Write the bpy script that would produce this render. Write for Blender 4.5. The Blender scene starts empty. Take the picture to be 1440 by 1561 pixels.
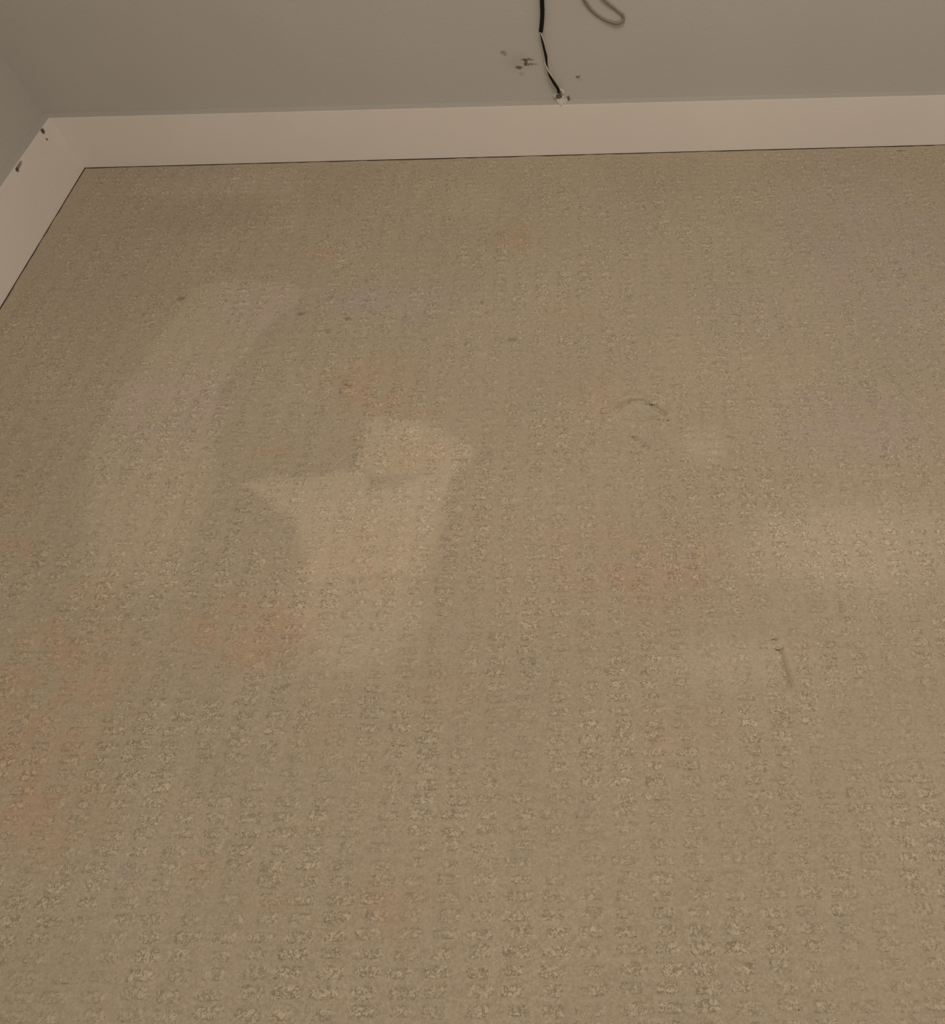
import bpy, math, random
import numpy as np
from mathutils import Vector, Matrix

scene = bpy.context.scene
COL = scene.collection
random.seed(7)
RNG = np.random.default_rng(11)

# ------------------------------------------------------------------ camera
FPX, PPX, PPY = 963.10, 900.14, 773.57            # focal length / principal point for a 1440 x 1561 frame
cam_data = bpy.data.cameras.new('camera')
cam_data.sensor_fit = 'HORIZONTAL'
cam_data.sensor_width = 36.0
cam_data.lens = FPX / 1440 * 36.0
cam_data.shift_x = -(PPX - 720.0) / 1440
cam_data.shift_y = (PPY - 780.5) / 1440
cam_data.clip_start = 0.01
cam = bpy.data.objects.new('camera', cam_data)
COL.objects.link(cam)
R_ = Vector((0.99926285, -0.03812012, -0.00454092))
U_ = Vector((0.03529388, 0.86569726, 0.49932214))
F_ = Vector((0.01510316, 0.49911433, -0.86640451))
M = Matrix((R_, U_, -F_)).transposed().to_4x4()
M.translation = Vector((1.28867, -1.67445, 1.0))
cam.matrix_world = M
scene.camera = cam

# ------------------------------------------------------------------ light
world = bpy.data.worlds.new('room_light')
scene.world = world
world.use_nodes = True
bg = world.node_tree.nodes['Background']
bg.inputs[0].default_value = (1.0, 0.88, 0.765, 1)
bg.inputs[1].default_value = 0.60

def area(name, loc, target, size, power, col):
    d = bpy.data.lights.new(name, 'AREA')
    d.shape = 'DISK'; d.size = size; d.energy = power; d.color = col
    o = bpy.data.objects.new(name, d); COL.objects.link(o)
    o.location = loc
    o.rotation_euler = (Vector(target) - Vector(loc)).to_track_quat('-Z', 'Y').to_euler()
    return o
# the room's ceiling lamp, above the frame, facing straight down
area('ceiling_lamp_offscreen', (1.45, -1.20, 2.35), (1.45, -1.20, 0.0), 0.9, 22.0, (1.0, 0.88, 0.765))

vs = scene.view_settings
vs.view_transform = 'Standard'; vs.look = 'None'; vs.gamma = 1.0
vs.use_curve_mapping = False
vs.exposure = 0.0

# ------------------------------------------------------------------ measured data (metres; floor x,y / wall x,z)
# soft ellipses: centre, radii, strength, softness.  polygons: corners, strength, edge softness
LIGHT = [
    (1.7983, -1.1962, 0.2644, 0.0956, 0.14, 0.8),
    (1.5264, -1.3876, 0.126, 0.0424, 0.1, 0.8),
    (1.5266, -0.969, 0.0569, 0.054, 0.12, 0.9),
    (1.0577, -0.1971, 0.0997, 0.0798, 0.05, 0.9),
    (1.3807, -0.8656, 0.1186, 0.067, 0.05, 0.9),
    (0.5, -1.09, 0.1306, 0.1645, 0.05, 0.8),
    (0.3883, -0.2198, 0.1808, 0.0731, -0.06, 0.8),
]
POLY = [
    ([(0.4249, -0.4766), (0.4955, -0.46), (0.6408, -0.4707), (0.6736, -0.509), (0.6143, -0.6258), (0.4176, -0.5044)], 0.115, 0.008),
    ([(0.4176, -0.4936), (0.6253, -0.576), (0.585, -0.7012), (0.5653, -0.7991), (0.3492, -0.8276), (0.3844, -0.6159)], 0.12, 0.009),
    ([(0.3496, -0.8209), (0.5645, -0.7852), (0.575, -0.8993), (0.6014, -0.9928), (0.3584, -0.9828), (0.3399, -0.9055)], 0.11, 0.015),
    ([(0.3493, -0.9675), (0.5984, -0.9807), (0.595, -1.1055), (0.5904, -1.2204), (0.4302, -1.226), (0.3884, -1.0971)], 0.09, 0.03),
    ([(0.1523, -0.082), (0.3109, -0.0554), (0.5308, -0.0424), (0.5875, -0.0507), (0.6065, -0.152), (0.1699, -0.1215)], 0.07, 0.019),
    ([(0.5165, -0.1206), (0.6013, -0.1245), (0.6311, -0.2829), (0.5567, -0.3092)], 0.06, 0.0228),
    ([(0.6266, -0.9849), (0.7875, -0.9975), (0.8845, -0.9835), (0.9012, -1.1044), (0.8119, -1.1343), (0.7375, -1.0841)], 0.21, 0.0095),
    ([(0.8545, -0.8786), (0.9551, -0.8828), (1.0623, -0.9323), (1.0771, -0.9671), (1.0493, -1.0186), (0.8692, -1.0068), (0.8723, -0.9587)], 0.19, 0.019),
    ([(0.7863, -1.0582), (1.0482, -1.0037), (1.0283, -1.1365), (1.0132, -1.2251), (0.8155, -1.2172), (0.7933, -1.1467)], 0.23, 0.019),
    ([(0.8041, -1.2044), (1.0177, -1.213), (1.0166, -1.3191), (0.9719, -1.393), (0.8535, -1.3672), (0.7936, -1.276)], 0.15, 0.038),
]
ORANGE = [
    (0.8633, -0.7781, 0.1086, 0.0748, 0.65, 0.8),
    (0.9327, -0.8569, 0.0725, 0.0202, 0.55, 0.6),
    (0.7089, -0.9456, 0.0432, 0.0203, 0.7, 0.6),
    (1.1597, -0.3297, 0.0765, 0.0637, 0.55, 0.8),
    (0.688, -0.37, 0.0408, 0.0285, 0.4, 0.8),
    (1.2816, -0.5835, 0.0658, 0.029, 0.45, 0.8),
    (0.439, -1.4097, 0.153, 0.1623, 0.7, 0.8),
    (0.296, -1.1457, 0.0697, 0.0288, 0.6, 0.8),
    (0.5009, -1.5787, 0.122, 0.0599, 0.6, 0.8),
    (0.2391, -1.0354, 0.0415, 0.0316, 0.45, 0.8),
    (0.7368, -1.3112, 0.1296, 0.07, 0.75, 0.8),
    (1.3221, -0.8467, 0.0664, 0.0595, 0.45, 0.8),
    (1.3344, -1.2297, 0.2476, 0.1348, 0.4, 0.9),
    (1.0778, -1.422, 0.0719, 0.0407, 0.4, 0.8),
    (1.4296, -1.4988, 0.0891, 0.0568, 0.35, 0.8),
    (1.0019, -1.709, 0.0789, 0.0446, 0.45, 0.9),
    (0.7697, -1.6516, 0.0452, 0.0198, 0.5, 0.8),
    (0.9138, -1.1928, 0.1257, 0.0884, 0.35, 0.9),
    (0.9824, -0.9626, 0.1011, 0.0386, 0.35, 0.8),
    (1.3317, -0.4217, 0.0465, 0.0231, 0.1, 0.8),
    (1.104, -1.1257, 0.0709, 0.0336, 0.35, 0.8),
    (0.8596, -1.6957, 0.0486, 0.0151, 0.3, 0.8),
    (0.4616, -1.2268, 0.0561, 0.0305, 0.4, 0.8),
    (1.6452, -1.3768, 0.0423, 0.0215, 0.25, 0.8),
    (1.4256, -1.2276, 0.1244, 0.0616, 0.25, 0.8),
    (0.8734, -1.4779, 0.0598, 0.0383, 0.2, 0.9),
]
MAUVE = [
    (2.0076, -0.4118, 0.2452, 0.3914, 0.55, 0.9),
    (1.8289, -0.9317, 0.193, 0.0958, 0.6, 0.8),
    (0.4677, -0.8236, 0.1462, 0.1197, 0.55, 0.8),
    (0.5915, -0.5502, 0.1178, 0.1049, 0.5, 0.8),
    (0.9128, -0.5445, 0.1776, 0.0845, 0.5, 0.8),
    (0.6507, -1.6431, 0.0363, 0.02, 0.45, 0.8),
    (0.3872, -0.0863, 0.2057, 0.051, 0.4, 0.8),
    (1.6582, -0.6168, 0.1303, 0.1012, 0.4, 0.9),
    (0.7647, -0.54, 0.0889, 0.0424, 0.3, 0.9),
    (1.4372, -0.2346, 0.1149, 0.1563, 0.2, 0.9),
]
SPECK = [
    (0.6833, -0.5765, 0.0093, 0.0062, 1, 0.5),
    (0.7896, -0.5973, 0.0081, 0.0053, 1, 0.5),
    (0.7506, -0.6316, 0.0081, 0.0089, 0.7, 0.6),
    (0.7397, -0.5226, 0.0095, 0.0047, 0.6, 0.6),
    (1.1521, -0.6741, 0.0135, 0.0043, 0.8, 0.5),
    (1.083, -0.5585, 0.0047, 0.0126, 0.6, 0.6),
    (0.3982, -0.5142, 0.0096, 0.0056, 0.9, 0.5),
    (1.0947, -0.5901, 0.007, 0.0062, 0.6, 0.6),
    (1.8672, -1.0104, 0.007, 0.0039, 0.8, 0.5),
    (0.906, -1.7561, 0.0028, 0.0032, 0.6, 0.5),
    (1.4711, -0.7663, 0.0066, 0.004, 0.4, 0.6),
    (2.1809, -0.023, 0.0084, 0.0057, 0.9, 0.5),
    (1.4131, -0.6929, 0.0056, 0.0042, 0.5, 0.6),
    (1.5702, -1.2632, 0.0071, 0.0035, 0.5, 0.6),
    (1.318, -1.7087, 0.0042, 0.0023, 0.5, 0.6),
    (0.4743, -0.9993, 0.006, 0.0032, 0.6, 0.6),
    (0.7934, -0.7648, 0.0087, 0.004, 0.4, 0.6),
]
WALLM = [
    (1.1964, 0.2214, 0.0157, 0.0037, 0.75, 0.8),
    (1.1927, 0.2158, 0.004, 0.0086, 0.7, 0.8),
    (1.2034, 0.2113, 0.019, 0.0032, 0.6, 0.8),
    (1.1758, 0.2047, 0.0096, 0.0043, 0.8, 0.7),
    (1.1417, 0.2381, 0.0078, 0.0055, 0.55, 0.8),
    (1.1457, 0.2324, 0.0047, 0.0035, 0.4, 0.8),
    (1.3187, 0.1809, 0.0064, 0.0037, 0.75, 0.7),
    (1.1807, 0.19, 0.008, 0.0059, 0.2, 0.9),
    (1.3234, 0.1734, 0.0049, 0.003, 0.2, 0.9),
    (1.1754, 0.2162, 0.0347, 0.0228, 0.12, 0.95),
    (1.2909, 0.1266, 0.005, 0.011, 0.6, 0.8),
]
CAB = [
    (1.2423, 0.4156),
    (1.2418, 0.3695),
    (1.2413, 0.3417),
    (1.2405, 0.3206),
    (1.2376, 0.3002),
    (1.2342, 0.2847),
    (1.2361, 0.2687),
    (1.2394, 0.2496),
    (1.2429, 0.2329),
    (1.2436, 0.2188),
    (1.2452, 0.2073),
    (1.2483, 0.1942),
    (1.2541, 0.1823),
    (1.2614, 0.1702),
    (1.2682, 0.1595),
    (1.2678, 0.1503),
]
LOOP = [
    (1.3106, 0.401),
    (1.3213, 0.3717),
    (1.3339, 0.3462),
    (1.3411, 0.3343),
    (1.3553, 0.3184),
    (1.3694, 0.3083),
    (1.3825, 0.3013),
    (1.3982, 0.2964),
    (1.4088, 0.2945),
    (1.4204, 0.2966),
    (1.4267, 0.3029),
    (1.4229, 0.3107),
    (1.4111, 0.3179),
    (1.4027, 0.3244),
    (1.3923, 0.3315),
    (1.3735, 0.3479),
    (1.353, 0.377),
    (1.3404, 0.4027),
]

BT = 0.0232          # baseboard thickness
BH = 0.1287          # baseboard height
PA, PB = 0.0485, 0.0202        # carpet pattern repeat across / along
PANG = 0.0257                  # pattern turned against the wall
PU0, PW0 = 1.0852, -1.4873     # one block centre in pattern coordinates
X1, Y1, ZT = 3.0, -2.7, 1.6    # how far the corner of the room is built

# ------------------------------------------------------------------ node helpers
def new_mat(name, rough=0.9, spec=0.2):
    m = bpy.data.materials.new(name); m.use_nodes = True
    nt = m.node_tree
    b = nt.nodes['Principled BSDF']
    b.inputs['Roughness'].default_value = rough
    b.inputs['Specular IOR Level'].default_value = spec
    return m, nt, b

class G:
    """tiny node-graph writer"""
    def __init__(self, nt): self.nt = nt
    def n(self, kind, **kw):
        x = self.nt.nodes.new(kind)
        for k, v in kw.items(): setattr(x, k, v)
        return x
    def put(self, sock, v):
        if isinstance(v, bpy.types.NodeSocket): self.nt.links.new(v, sock)
        else: sock.default_value = v
    def m(self, op, a, b=0.0, c=None, clamp=False):
        x = self.n('ShaderNodeMath', operation=op); x.use_clamp = clamp
        self.put(x.inputs[0], a); self.put(x.inputs[1], b)
        if c is not None: self.put(x.inputs[2], c)
        return x.outputs[0]
    def v(self, op, a, b=(0, 0, 0)):
        x = self.n('ShaderNodeVectorMath', operation=op)
        self.put(x.inputs[0], a); self.put(x.inputs[1], b)
        return x.outputs['Value'] if op in ('LENGTH', 'DOT_PRODUCT') else x.outputs[0]
    def step(self, val, lo, hi, out0=0.0, out1=1.0):
        x = self.n('ShaderNodeMapRange', interpolation_type='SMOOTHSTEP')
        self.put(x.inputs[0], val)
        for i, k in enumerate((lo, hi, out0, out1)): x.inputs[i + 1].default_value = k
        return x.outputs[0]
    def noise(self, vec, scale, detail=2.0, rough=0.5, dist=0.0, color=False):
        x = self.n('ShaderNodeTexNoise'); self.put(x.inputs['Vector'], vec)
        x.inputs['Scale'].default_value = scale; x.inputs['Detail'].default_value = detail
        x.inputs['Roughness'].default_value = rough; x.inputs['Distortion'].default_value = dist
        return x.outputs['Color'] if color else x.outputs['Fac']
    def mix(self, fac, a, b, blend='MIX'):
        x = self.n('ShaderNodeMix', data_type='RGBA', blend_type=blend)
        self.put(x.inputs[0], fac); self.put(x.inputs[6], a); self.put(x.inputs[7], b)
        return x.outputs[2]
    def warp(self, p, scale, amount):
        c = self.noise(p, scale, 2.0, color=True)
        d = self.v('SUBTRACT', c, (0.5, 0.5, 0.5))
        d = self.v('MULTIPLY', d, (amount, amount, amount))
        return self.v('ADD', p, d)
    def ellipses(self, p, items, axes='xy', acc=None):
        for (cx, cy, rx, ry, s, soft) in items:
            if axes == 'xy': c, k = (cx, cy, 0), (1 / rx, 1 / ry, 0)
            elif axes == 'xz': c, k = (cx, 0, cy), (1 / rx, 0, 1 / ry)
            else: c, k = (0, cx, cy), (0, 1 / rx, 1 / ry)
            l = self.v('LENGTH', self.v('MULTIPLY', self.v('SUBTRACT', p, c), k))
            f = self.step(l, 1 - soft * .75, 1 + soft * .35, s, 0.0)
            acc = f if acc is None else self.m('ADD', acc, f)
        return acc
    def polygons(self, p, items, acc=None):
        for pts, s, soft in items:
            cx = sum(a for a, _ in pts) / len(pts); cy = sum(b for _, b in pts) / len(pts)
            sd = None
            for i, (x0, y0) in enumerate(pts):
                x1, y1 = pts[(i + 1) % len(pts)]
                nx, ny = y1 - y0, x0 - x1
                L = math.hypot(nx, ny)
                if L < 1e-6: continue
                nx, ny = nx / L, ny / L
                if nx * (cx - x0) + ny * (cy - y0) > 0: nx, ny = -nx, -ny
                e = self.m('SUBTRACT', self.v('DOT_PRODUCT', p, (nx, ny, 0)), nx * x0 + ny * y0)
                sd = e if sd is None else self.m('MAXIMUM', sd, e)
            f = self.step(sd, -soft, soft, s, 0.0)
            acc = f if acc is None else self.m('MAXIMUM', acc, f)
        return acc

# ------------------------------------------------------------------ materials
CARPET = (0.347, 0.290, 0.207)
def carpet_colour_group():
    ng = bpy.data.node_groups.new('carpet_colour', 'ShaderNodeTree')
    ng.interface.new_socket('Color', in_out='OUTPUT', socket_type='NodeSocketColor')
    g = G(ng)
    out = g.n('NodeGroupOutput')
    pos = g.n('ShaderNodeNewGeometry').outputs['Position']
    p = g.warp(pos, 11.0, 0.050)
    p = g.warp(p, 45.0, 0.022)
    p = g.warp(p, 200.0, 0.008)
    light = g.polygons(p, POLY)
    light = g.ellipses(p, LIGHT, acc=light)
    big = g.m('MULTIPLY', g.m('SUBTRACT', g.noise(pos, 3.2, 3.0), 0.5), 0.16)
    fine = g.m('MULTIPLY', g.m('SUBTRACT', g.noise(g.v('MULTIPLY', pos, (0.6, 1.0, 1.0)), 300.0, 2.0), 0.5), 0.42)
    mid = g.m('MULTIPLY', g.m('SUBTRACT', g.noise(g.v('MULTIPLY', pos, (0.45, 1.0, 1.0)), 95.0, 2.0), 0.5), 0.20)
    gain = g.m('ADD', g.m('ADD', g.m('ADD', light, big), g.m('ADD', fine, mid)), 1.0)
    c = g.v('MULTIPLY', (*CARPET,), (1, 1, 1))
    orange = g.ellipses(p, ORANGE)
    orange = g.m('MULTIPLY', orange, g.step(g.noise(pos, 22.0, 2.0), 0.30, 0.62), clamp=True)
    c = g.mix(orange, c, (CARPET[0] * 1.07, CARPET[1] * 0.925, CARPET[2] * 0.85, 1))
    mauve = g.ellipses(p, MAUVE)
    mauve = g.m('MULTIPLY', mauve, g.step(g.noise(pos, 16.0, 2.0), 0.25, 0.6), clamp=True)
    c = g.mix(mauve, c, (CARPET[0] * 1.00, CARPET[1] * 0.965, CARPET[2] * 1.16, 1))
    gain3 = g.n('ShaderNodeCombineXYZ')
    for i in range(3): g.put(gain3.inputs[i], gain)
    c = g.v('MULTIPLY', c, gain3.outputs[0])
    ps = g.warp(pos, 160.0, 0.008)
    speck = g.m('MULTIPLY', g.ellipses(ps, SPECK), 0.42, clamp=True)
    c = g.mix(speck, c, (0.085, 0.062, 0.038, 1))
    ng.links.new(c, out.inputs[0])
    return ng
CG = carpet_colour_group()

def carpet_mat(name, scale, dist, detail, distort, yarn=0.0, lift=0.0):
    m, nt, b = new_mat(name, 1.0, 0.0)
    g = G(nt)
    grp = g.n('ShaderNodeGroup'); grp.node_tree = CG
    b.inputs['Sheen Weight'].default_value = 0.08
    b.inputs['Sheen Roughness'].default_value = 0.6
    pos = g.n('ShaderNodeNewGeometry').outputs['Position']
    h = g.noise(pos, scale, detail, 0.55, distort)
    c = grp.outputs[0]
    if yarn:      # uneven loop tone: paler on the loop bumps, darker between them
        worn = g.step(g.noise(pos, 7.0, 2.0), 0.32, 0.66, 0.45 * yarn, 1.15 * yarn)      # trodden areas show less of it
        k = g.step(g.noise(pos, 215.0, 1.0, 0.55, 1.3), 0.33, 0.67, -1.0, 1.0)
        k = g.m('ADD', g.m('MULTIPLY', k, worn), 1.0 + lift)
        k3 = g.n('ShaderNodeCombineXYZ')
        for i in range(3): g.put(k3.inputs[i], k)
        c = g.v('MULTIPLY', c, k3.outputs[0])
    g.put(b.inputs['Base Color'], c)
    bp = g.n('ShaderNodeBump'); bp.inputs['Strength'].default_value = 1.0
    bp.inputs['Distance'].default_value = dist
    g.put(bp.inputs['Height'], h)
    g.put(b.inputs['Normal'], bp.outputs[0])
    return m
M_BASE = carpet_mat('carpet_cut_pile', 330.0, 0.0012, 2.0, 0.4, 0.085, 0.0)
M_TUFT = carpet_mat('carpet_loop_pile', 215.0, 0.0020, 1.0, 1.3, 0.27, 0.035)

def paint_mat(name, col, marks=None, axes='xz', dark=(0.10, 0.075, 0.05), rough=0.55, warp=0.010):
    m, nt, b = new_mat(name, rough, 0.25)
    g = G(nt)
    pos = g.n('ShaderNodeNewGeometry').outputs['Position']
    v = g.m('ADD', g.m('MULTIPLY', g.noise(pos, 5.0, 3.0), 0.08), 0.96)
    vv = g.n('ShaderNodeCombineXYZ')
    for i in range(3): g.put(vv.inputs[i], v)
    c = g.v('MULTIPLY', (*col,), vv.outputs[0])
    if marks:
        p = g.warp(pos, 220.0, warp)
        k = g.m('MULTIPLY', g.ellipses(p, marks, axes), 1.0, clamp=True)
        c = g.mix(k, c, (*dark, 1))
    g.put(b.inputs['Base Color'], c)
    bp = g.n('ShaderNodeBump'); bp.inputs['Strength'].default_value = 0.5
    bp.inputs['Distance'].default_value = 0.0008
    g.put(bp.inputs['Height'], g.noise(pos, 160.0, 3.0))
    g.put(b.inputs['Normal'], bp.outputs[0])
    return m
M_WALL = paint_mat('taupe_wall_paint', (0.440, 0.416, 0.376), WALLM, 'xz')
M_WALL_L = paint_mat('taupe_wall_paint_side', (0.440, 0.416, 0.376))
TRIM = (0.690, 0.640, 0.575)
M_TRIM = paint_mat('cream_trim_paint', TRIM, rough=0.45)
# chipped paint along the top edge of the side baseboard (y, z)
M_TRIM_L = paint_mat('cream_trim_paint_chipped', TRIM,
    [(-0.0480, 0.1235, 0.0075, 0.0070, 1.0, 0.5), (-0.0540, 0.1065, 0.0045, 0.0035, 0.8, 0.7),
     (-0.1900, 0.1228, 0.0190, 0.0040, 0.75, 0.6),
     (-0.2030, 0.1205, 0.0060, 0.0050, 0.85, 0.6)], 'yz', rough=0.45, warp=0.004)

M_LEDGE = paint_mat('darkened_ledge_paint', (0.385, 0.360, 0.320), rough=0.8)  # wall-like tone, darkened so the ledge doesn't catch too much lamp light

def plain(name, col, rough=0.5, spec=0.3, var=0.1, scale=60.0):
    m, nt, b = new_mat(name, rough, spec)
    g = G(nt)
    pos = g.n('ShaderNodeNewGeometry').outputs['Position']
    n = g.noise(pos, scale, 3.0)
    a = tuple(x * (1 - var) for x in col) + (1,)
    c = tuple(x * (1 + var) for x in col) + (1,)
    g.put(b.inputs['Base Color'], g.mix(n, a, c))
    return m
M_BLACK = plain('black_plastic', (0.007, 0.006, 0.005), 0.6, 0.2)
M_PALE = plain('pale_insulation', (0.42, 0.39, 0.35), 0.5, 0.3)
M_CORD = plain('painted_over_cord', (0.225, 0.190, 0.140), 0.7, 0.2, 0.2)
M_PLASTER = plain('pale_plaster', (0.47, 0.43, 0.37), 0.9, 0.1, 0.12, 120.0)
M_BROWN = plain('brown_cavity', (0.15, 0.105, 0.065), 0.95, 0.05, 0.3, 200.0)

# ------------------------------------------------------------------ object helpers
def link(name, mesh, mat, parent=None, smooth=True):
    o = bpy.data.objects.new(name, mesh); COL.objects.link(o)
    if mat is not None and not mesh.materials: mesh.materials.append(mat)
    if smooth: mesh.shade_smooth()
    if parent: o.parent = parent
    return o
def mesh_from(name, verts, faces):
    me = bpy.data.meshes.new(name)
    me.from_pydata([tuple(map(float, v)) for v in verts], [], faces)
    me.update(); return me
def tag(o, label=None, cat=None, group=None, kind=None):
    if label: o['label'] = label
    if cat: o['category'] = cat
    if group: o['group'] = group
    if kind: o['kind'] = kind
    return o
def fast_grid(name, X, Y, Z):
    """X,Y,Z: 2-D arrays -> quad mesh"""
    ny, nx = X.shape
    co = np.stack([X, Y, Z], -1).reshape(-1, 3).astype(np.float32)
    i = np.arange(ny * nx).reshape(ny, nx)
    q = np.stack([i[:-1, :-1], i[:-1, 1:], i[1:, 1:], i[1:, :-1]], -1).reshape(-1, 4)
    return raw_mesh(name, co, q)
def raw_mesh(name, co, q):
    me = bpy.data.meshes.new(name)
    me.vertices.add(len(co)); me.vertices.foreach_set('co', np.ascontiguousarray(co, np.float32).ravel())
    me.loops.add(q.size); me.loops.foreach_set('vertex_index', q.ravel().astype(np.int32))
    me.polygons.add(len(q)); me.polygons.foreach_set('loop_start', np.arange(0, q.size, 4, dtype=np.int32))
    me.polygons.foreach_set('loop_total', np.full(len(q), 4, np.int32))
    me.update(calc_edges=True); me.validate()
    return me
def catmull(pts, sub):
    P = [np.array(p, float) for p in pts]
    P = [2 * P[0] - P[1]] + P + [2 * P[-1] - P[-2]]
    out = []
    for i in range(1, len(P) - 2):
        for k in range(sub):
            t = k / sub
            out.append(0.5 * (2 * P[i] + (P[i + 1] - P[i - 1]) * t + (2 * P[i - 1] - 5 * P[i] + 4 * P[i + 1] - P[i + 2]) * t * t
                       + (3 * P[i] - P[i - 1] - 3 * P[i + 1] + P[i + 2]) * t ** 3))
    out.append(P[-2]); return np.array(out)
def tube(name, pts, rad, seg, mat, parent=None):
    pts = np.asarray(pts, float); n = len(pts)
    rad = np.full(n, rad) if np.isscalar(rad) else np.asarray(rad)
    T = np.gradient(pts, axis=0); T /= np.linalg.norm(T, axis=1)[:, None]
    N = np.cross(T[0], (0.3, 1, 0.1)); N /= np.linalg.norm(N)
    V = []
    for i in range(n):
        N = N - T[i] * (N @ T[i]); N /= np.linalg.norm(N); B = np.cross(T[i], N)
        for k in range(seg):
            a = 2 * math.pi * k / seg
            V.append(pts[i] + rad[i] * (math.cos(a) * N + math.sin(a) * B))
    Fc = []
    for i in range(n - 1):
        for k in range(seg):
            k2 = (k + 1) % seg
            Fc.append((i * seg + k, i * seg + k2, (i + 1) * seg + k2, (i + 1) * seg + k))
    Fc.append(tuple(range(seg))[::-1]); Fc.append(tuple((n - 1) * seg + k for k in range(seg)))
    return link(name, mesh_from(name, V, Fc), mat, parent)

# value noise for relief
def vnoise(x, y, s, seed):
    r = np.random.default_rng(seed).random((64, 64))
    x = x * s; y = y * s
    xi = np.floor(x).astype(int); yi = np.floor(y).astype(int)
    fx = x - xi; fy = y - yi
    fx = fx * fx * (3 - 2 * fx); fy = fy * fy * (3 - 2 * fy)
    g = lambda a, b: r[a % 64, b % 64]
    return (g(xi, yi) * (1 - fx) + g(xi + 1, yi) * fx) * (1 - fy) + (g(xi, yi + 1) * (1 - fx) + g(xi + 1, yi + 1) * fx) * fy

# ------------------------------------------------------------------ structure
CREASES = [  # polylines pressed into the carpet: points, depth, half width
    ([(1.364, -0.876), (1.374, -0.862), (1.395, -0.852), (1.418, -0.853), (1.438, -0.862), (1.450, -0.876), (1.462, -0.886)], 0.0052, 0.0048),
    ([(1.380, -0.8945), (1.398, -0.899), (1.418, -0.899), (1.436, -0.895)], 0.0030, 0.0045),
    ([(1.392, -0.938), (1.402, -0.952), (1.420, -0.969)], 0.0036, 0.0045),
    ([(1.592, -1.350), (1.600, -1.372), (1.604, -1.405), (1.606, -1.432)], 0.0040, 0.005),
    ([(0.965, -0.640), (0.985, -0.660)], 0.0018, 0.005),
    ([(0.790, -0.760), (0.815, -0.785), (0.825, -0.79)], 0.0018, 0.005),
]
def seg_dist(x, y, pts):
    d = np.full(np.shape(x), 9.0)
    for (ax, ay), (bx, by) in zip(pts[:-1], pts[1:]):
        vx, vy = bx - ax, by - ay
        t = np.clip(((x - ax) * vx + (y - ay) * vy) / (vx * vx + vy * vy), 0, 1)
        d = np.minimum(d, np.hypot(x - ax - t * vx, y - ay - t * vy))
    return d
def carpet_h(x, y):
    """height of the cut pile at (x, y)"""
    x = np.asarray(x, float); y = np.asarray(y, float)
    z = (vnoise(x + 5, y + 9, 5.0, 1) - 0.5) * 0.0050 + (vnoise(x + 5, y + 9, 13.0, 2) - 0.5) * 0.0030
    z = z + (vnoise(x + 5, y + 9, 55.0, 3) - 0.5) * 0.0012
    e = np.minimum(x + 0.002, -y + 0.002)
    z = z * np.clip(e / 0.12, 0.12, 1)
    for pts, dep, w in CREASES:
        d = seg_dist(x, y, pts)
        z = z - dep * np.exp(-(d / w) ** 2) + dep * 0.6 * np.exp(-((d - 2.2 * w) / (1.4 * w)) ** 2)
    # carpet edge tucked down along the baseboards, uneven
    wob = 0.75 + 0.8 * (vnoise(x + 5, y + 9, 38.0, 4) - 0.25)
    k = np.clip(1 - e / (0.0060 * np.clip(wob, .25, 1.5)), 0, 1)
    return z - 0.0038 * k * k * (3 - 2 * k)

edge = np.array([-0.003, -0.001, 0.001, 0.003, 0.005, 0.007, 0.009, 0.012, 0.016])
xs = np.concatenate([[-BT], edge, np.arange(0.022, X1, 0.006)])
ys = -np.concatenate([[-BT], edge, np.arange(0.022, -Y1, 0.006)])
xs = np.unique(np.concatenate([xs, np.arange(1.34, 1.49, 0.002), np.arange(1.575, 1.63, 0.002)]).round(5))      # finer where the pile is creased
ys = np.unique(np.concatenate([ys, -np.arange(0.835, 0.985, 0.002), -np.arange(1.335, 1.445, 0.002)]).round(5))[::-1]
GX, GY = np.meshgrid(xs, ys)
floor = link('floor', fast_grid('floor', GX[::-1], GY[::-1], carpet_h(GX, GY)[::-1]), M_BASE)
tag(floor, 'beige carpet with a stamped loop pattern, faded patches and orange stains', kind='structure')

def slab(name, lo, hi, mat, label, bevel=0.0):
    import bmesh
    bm = bmesh.new()
    bmesh.ops.create_cube(bm, size=1.0)
    for v in bm.verts:
        v.co = Vector([lo[i] + (v.co[i] + 0.5) * (hi[i] - lo[i]) for i in range(3)])
    if bevel:
        ed = [e for e in bm.edges if all(abs(v.co.z - hi[2]) < 1e-6 for v in e.verts)]
        bmesh.ops.bevel(bm, geom=ed, offset=bevel, segments=3, affect='EDGES', profile=0.5)
    me = bpy.data.meshes.new(name); bm.to_mesh(me); bm.free()
    if bevel:      # narrow top ledge: wall-like paint, colour darkened to offset the light from above
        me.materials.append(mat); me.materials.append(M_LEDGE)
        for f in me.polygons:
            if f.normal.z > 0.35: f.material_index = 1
    o = link(name, me, mat, smooth=False)
    if bevel: me.shade_auto_smooth(math.radians(40)) if hasattr(me, 'shade_auto_smooth') else None
    tag(o, label, kind='structure'); return o
slab('wall_back', (-BT - 0.10, BT, -0.02), (X1, BT + 0.10, ZT), M_WALL, 'taupe painted wall with scuffs, behind the hanging cable')
slab('wall_left', (-BT - 0.10, Y1, -0.02), (-BT, BT, ZT), M_WALL_L, 'taupe painted side wall meeting the back wall in the corner')
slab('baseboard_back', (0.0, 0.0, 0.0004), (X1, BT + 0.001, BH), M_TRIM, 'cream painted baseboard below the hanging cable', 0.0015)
slab('baseboard_left', (-BT - 0.001, Y1, 0.0004), (0.0, BT + 0.0005, BH), M_TRIM_L, 'cream baseboard on the side wall with chipped top edge', 0.0015)

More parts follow.
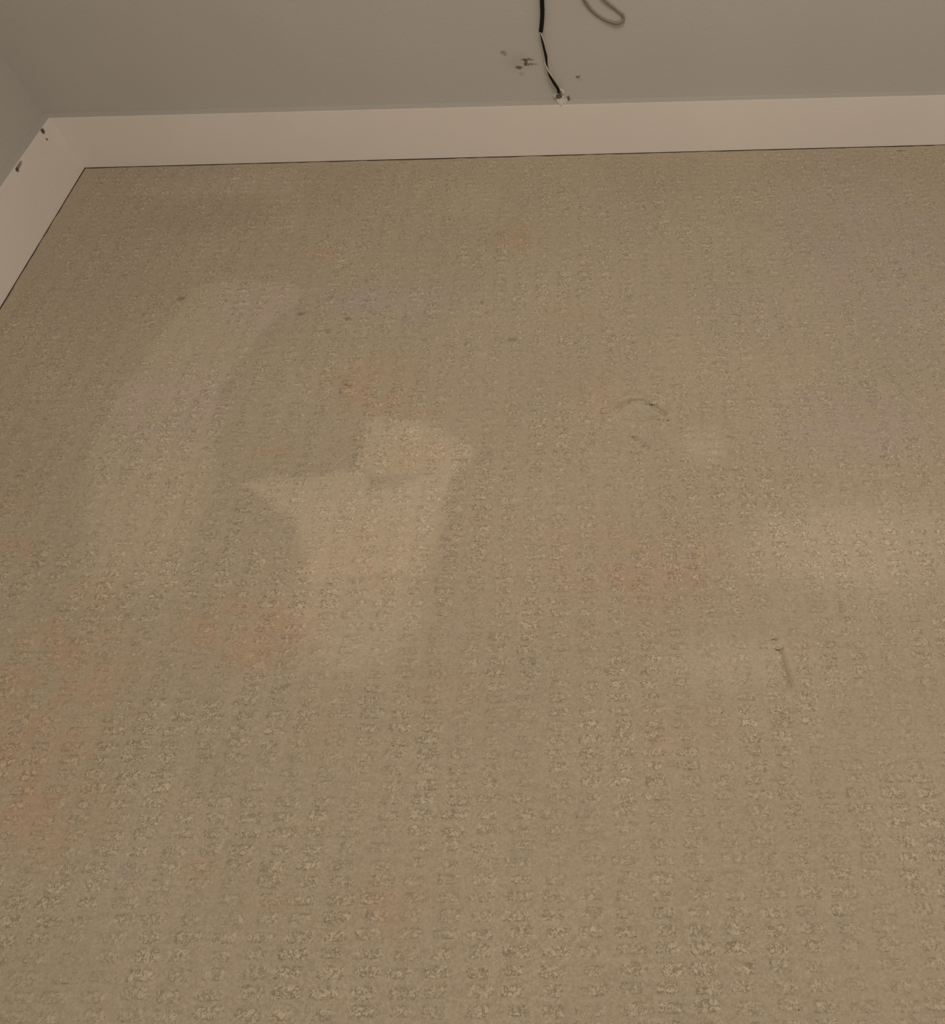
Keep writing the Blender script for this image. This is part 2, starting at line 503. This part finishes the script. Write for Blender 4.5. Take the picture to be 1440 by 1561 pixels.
# ------------------------------------------------------------------ carpet loop blocks
ca, sa = math.cos(PANG), math.sin(PANG)
def pat(u, w): return u * ca + w * sa, -u * sa + w * ca      # pattern -> room
NU, NW = 11, 7
def block_shape(seed):
    r = np.random.default_rng(seed)
    gu, gw = np.meshgrid(np.linspace(-1, 1, NU), np.linspace(-1, 1, NW))
    au = PA * 0.385 * (1 + r.uniform(-.18, .18)); aw = PB * 0.42 * (1 + r.uniform(-.16, .22))
    rag = np.abs(gu) ** 4 + np.abs(gw) ** 4 > 0.9          # ragged outline
    u = gu * au * (1 - 0.12 * gw * gw) + r.normal(0, PA * .012, gu.shape) + rag * r.normal(0, PA * .035, gu.shape)
    w = gw * aw * (1 - 0.15 * gu * gu) + r.normal(0, PB * .02, gu.shape) + rag * r.normal(0, PB * .055, gu.shape)
    rim = np.minimum(1 - np.abs(gu), 1 - np.abs(gw))
    env = np.clip(rim * 2.6, 0, 1)
    z = env * 0.0010 + env * r.uniform(-1, 1, gu.shape) * 0.0006
    z[0, :] = z[-1, :] = -0.0016; z[:, 0] = z[:, -1] = -0.0016
    x, y = pat(u, w)
    return np.stack([x, y, z], -1).reshape(-1, 3)
SHAPES = [block_shape(100 + i) for i in range(14)]
ii = np.arange(NU * NW).reshape(NW, NU)
BQ = np.stack([ii[:-1, :-1], ii[:-1, 1:], ii[1:, 1:], ii[1:, :-1]], -1).reshape(-1, 4)

cells = []
for i in range(-26, 36):
    for j in range(-52, 78):
        jx, jy = random.uniform(-.10, .10) * PA, random.uniform(-.09, .09) * PB
        x, y = pat(PU0 + i * PA + jx, PW0 + j * PB + jy)
        if 0.022 < x < 2.75 and -2.35 < y < -0.014: cells.append((x, y))
cells = np.array(cells)
cz = carpet_h(cells[:, 0], cells[:, 1])
# blocks that the photograph shows largest: in view and nearest
rel = np.stack([cells[:, 0] - 1.28867, cells[:, 1] + 1.67445, cz - 1.0], -1)
dep = rel @ np.array(F_)
px = PPX + FPX * (rel @ np.array(R_)) / dep; py = PPY - FPX * (rel @ np.array(U_)) / dep
vis = (px > 12) & (px < 1428) & (py > 200) & (py < 1548)
order = np.argsort(np.where(vis, -py, 1e6))
near = set(order[:300].tolist())
meshes = []
for k, s in enumerate(SHAPES):
    me = raw_mesh('tuft', s, BQ); me.shade_smooth(); me.materials.append(M_TUFT); meshes.append(me)
far_co, far_q, base = [], [], 0
for k in range(len(cells)):
    s = random.randrange(len(SHAPES))
    if k in near:
        o = bpy.data.objects.new('tuft', meshes[s]); COL.objects.link(o)
        o.location = (cells[k, 0], cells[k, 1], cz[k]); o.parent = floor
    else:
        far_co.append(SHAPES[s] + np.array([cells[k, 0], cells[k, 1], cz[k]]))
        far_q.append(BQ + base); base += NU * NW
pile = link('carpet_pile', raw_mesh('carpet_pile', np.concatenate(far_co), np.concatenate(far_q)), M_TUFT, floor)
tag(pile, kind='stuff')

# ------------------------------------------------------------------ cable coming down the wall into a hole above the baseboard
root = bpy.data.objects.new('cable', None); COL.objects.link(root)
root.empty_display_size = 0.02
bx, bz = CAB[-1]
root.location = (bx, BT, bz)
tag(root, 'black cable with frayed pale strand running down the wall into a plaster hole', 'cable')
def lp(pts): return [np.array(p) - np.array([bx, BT, bz]) for p in pts]
YC = BT - 0.012
path = [(x, YC, z) for x, z in CAB]
top = [(path[0][0] - 0.012, BT - 0.007, 0.70), (path[0][0] - 0.008, BT - 0.006, 0.55)]
sheath_pts = catmull(lp(top + path[0:6]), 8)
tube('sheath', sheath_pts, 0.0050, 14, M_BLACK, root)
wire = lp(path[5:-1] + [(bx + 0.001, BT - 0.006, bz), (bx + 0.003, BT + 0.012, bz - 0.006)])
wr = [0.0022, 0.0026, 0.0028, 0.0034, 0.0024, 0.0016, 0.0032, 0.0036, 0.0036, 0.0036, 0.0034, 0.0034]
wp = catmull(wire, 8)
wrad = np.interp(np.linspace(0, 1, len(wp)), np.linspace(0, 1, len(wr)), wr)
tube('dark_wire', wp, wrad, 10, M_BLACK, root)
# pale strand winding round the dark wire: in front of it just below the sheath and at the bare neck
n = len(wp); s = np.linspace(0, 1, n)
ph = 2 * math.pi * (s - 0.03) / 0.47
toward = np.array([0.0, -0.80, 0.60]); side = np.array([1.0, 0, 0])
off = np.cos(ph)[:, None] * toward + np.sin(ph)[:, None] * side
pr = (wrad + 0.0012)[:, None]
strand = wp + off * pr
keep = s < 0.86
tube('pale_strand', strand[keep], 0.0017, 8, M_PALE, root)

# loop of thin cord hanging on the wall beside the cable
lx, lz = LOOP[8]
lpts = [(LOOP[0][0] - 0.012, BT + 0.004, LOOP[0][1] + 0.03)] + [(x, BT - 0.0035 - 0.0015 * math.sin(i * 0.9), z) for i, (x, z) in enumerate(LOOP)] \
    + [(LOOP[-1][0] - 0.010, BT + 0.004, LOOP[-1][1] + 0.03)]
lpts = [np.array(p) - np.array([lx, BT, lz]) for p in lpts]
cord = tube('cord_loop', catmull(lpts, 8), 0.0028, 8, M_CORD)
cord.location = (lx, BT, lz)
tag(cord, 'thin olive-beige cord hanging in a loop on the wall beside the black cable', 'cord')

# ------------------------------------------------------------------ crumbled plaster round the cable hole
pl = bpy.data.objects.new('plaster_patch', None); COL.objects.link(pl)
pl.location = (1.2690, BT, 0.1171); pl.empty_display_size = 0.02
tag(pl, 'crumbled pale plaster around the cable hole, resting on the baseboard top', 'plaster')
def lump(name, cx, cz_, rx, rz, h, mat, seed, pits=()):
    n = 22
    gx, gz = np.meshgrid(np.linspace(-1, 1, n), np.linspace(-1, 1, n))
    # square grid -> disc
    dx = gx * np.sqrt(1 - gz * gz / 2); dz = gz * np.sqrt(1 - gx * gx / 2)
    r = np.hypot(dx, dz)
    ang = np.arctan2(dz, dx)
    wob = 1 + 0.16 * np.sin(3 * ang + seed) + 0.10 * np.sin(7 * ang + 2 * seed)
    x = cx + dx * rx * wob; z = cz_ + dz * rz * wob
    hh = h * np.clip(1 - r ** 3, 0, 1) * (0.65 + 0.7 * vnoise(x + 3, z + 3, 260.0, seed)) - 0.002 * (r > .97)
    for (ax, az, ar, ad) in pits:
        hh = hh - ad * np.exp(-((x - ax) ** 2 + (z - az) ** 2) / ar ** 2)
    return link(name, fast_grid(name, x, -hh, z), mat, pl)
lump('plaster_rim', 0.001, 0.0210, 0.0150, 0.0170, 0.0050, M_PLASTER, 5, [(-0.001, 0.0310, 0.005, 0.005), (0.001, 0.0200, 0.006, 0.005)])
lump('plaster_crumb', 0.0060, 0.0105, 0.0170, 0.0065, 0.0210, M_PLASTER, 8)
lump('plaster_crumb', 0.0250, 0.0125, 0.0030, 0.0080, 0.0060, M_BROWN, 9)
lump('hole', -0.001, 0.0200, 0.0100, 0.0050, 0.0062, M_BROWN, 3)
lump('hole', 0.0050, 0.0290, 0.0060, 0.0045, 0.0066, M_BROWN, 4)
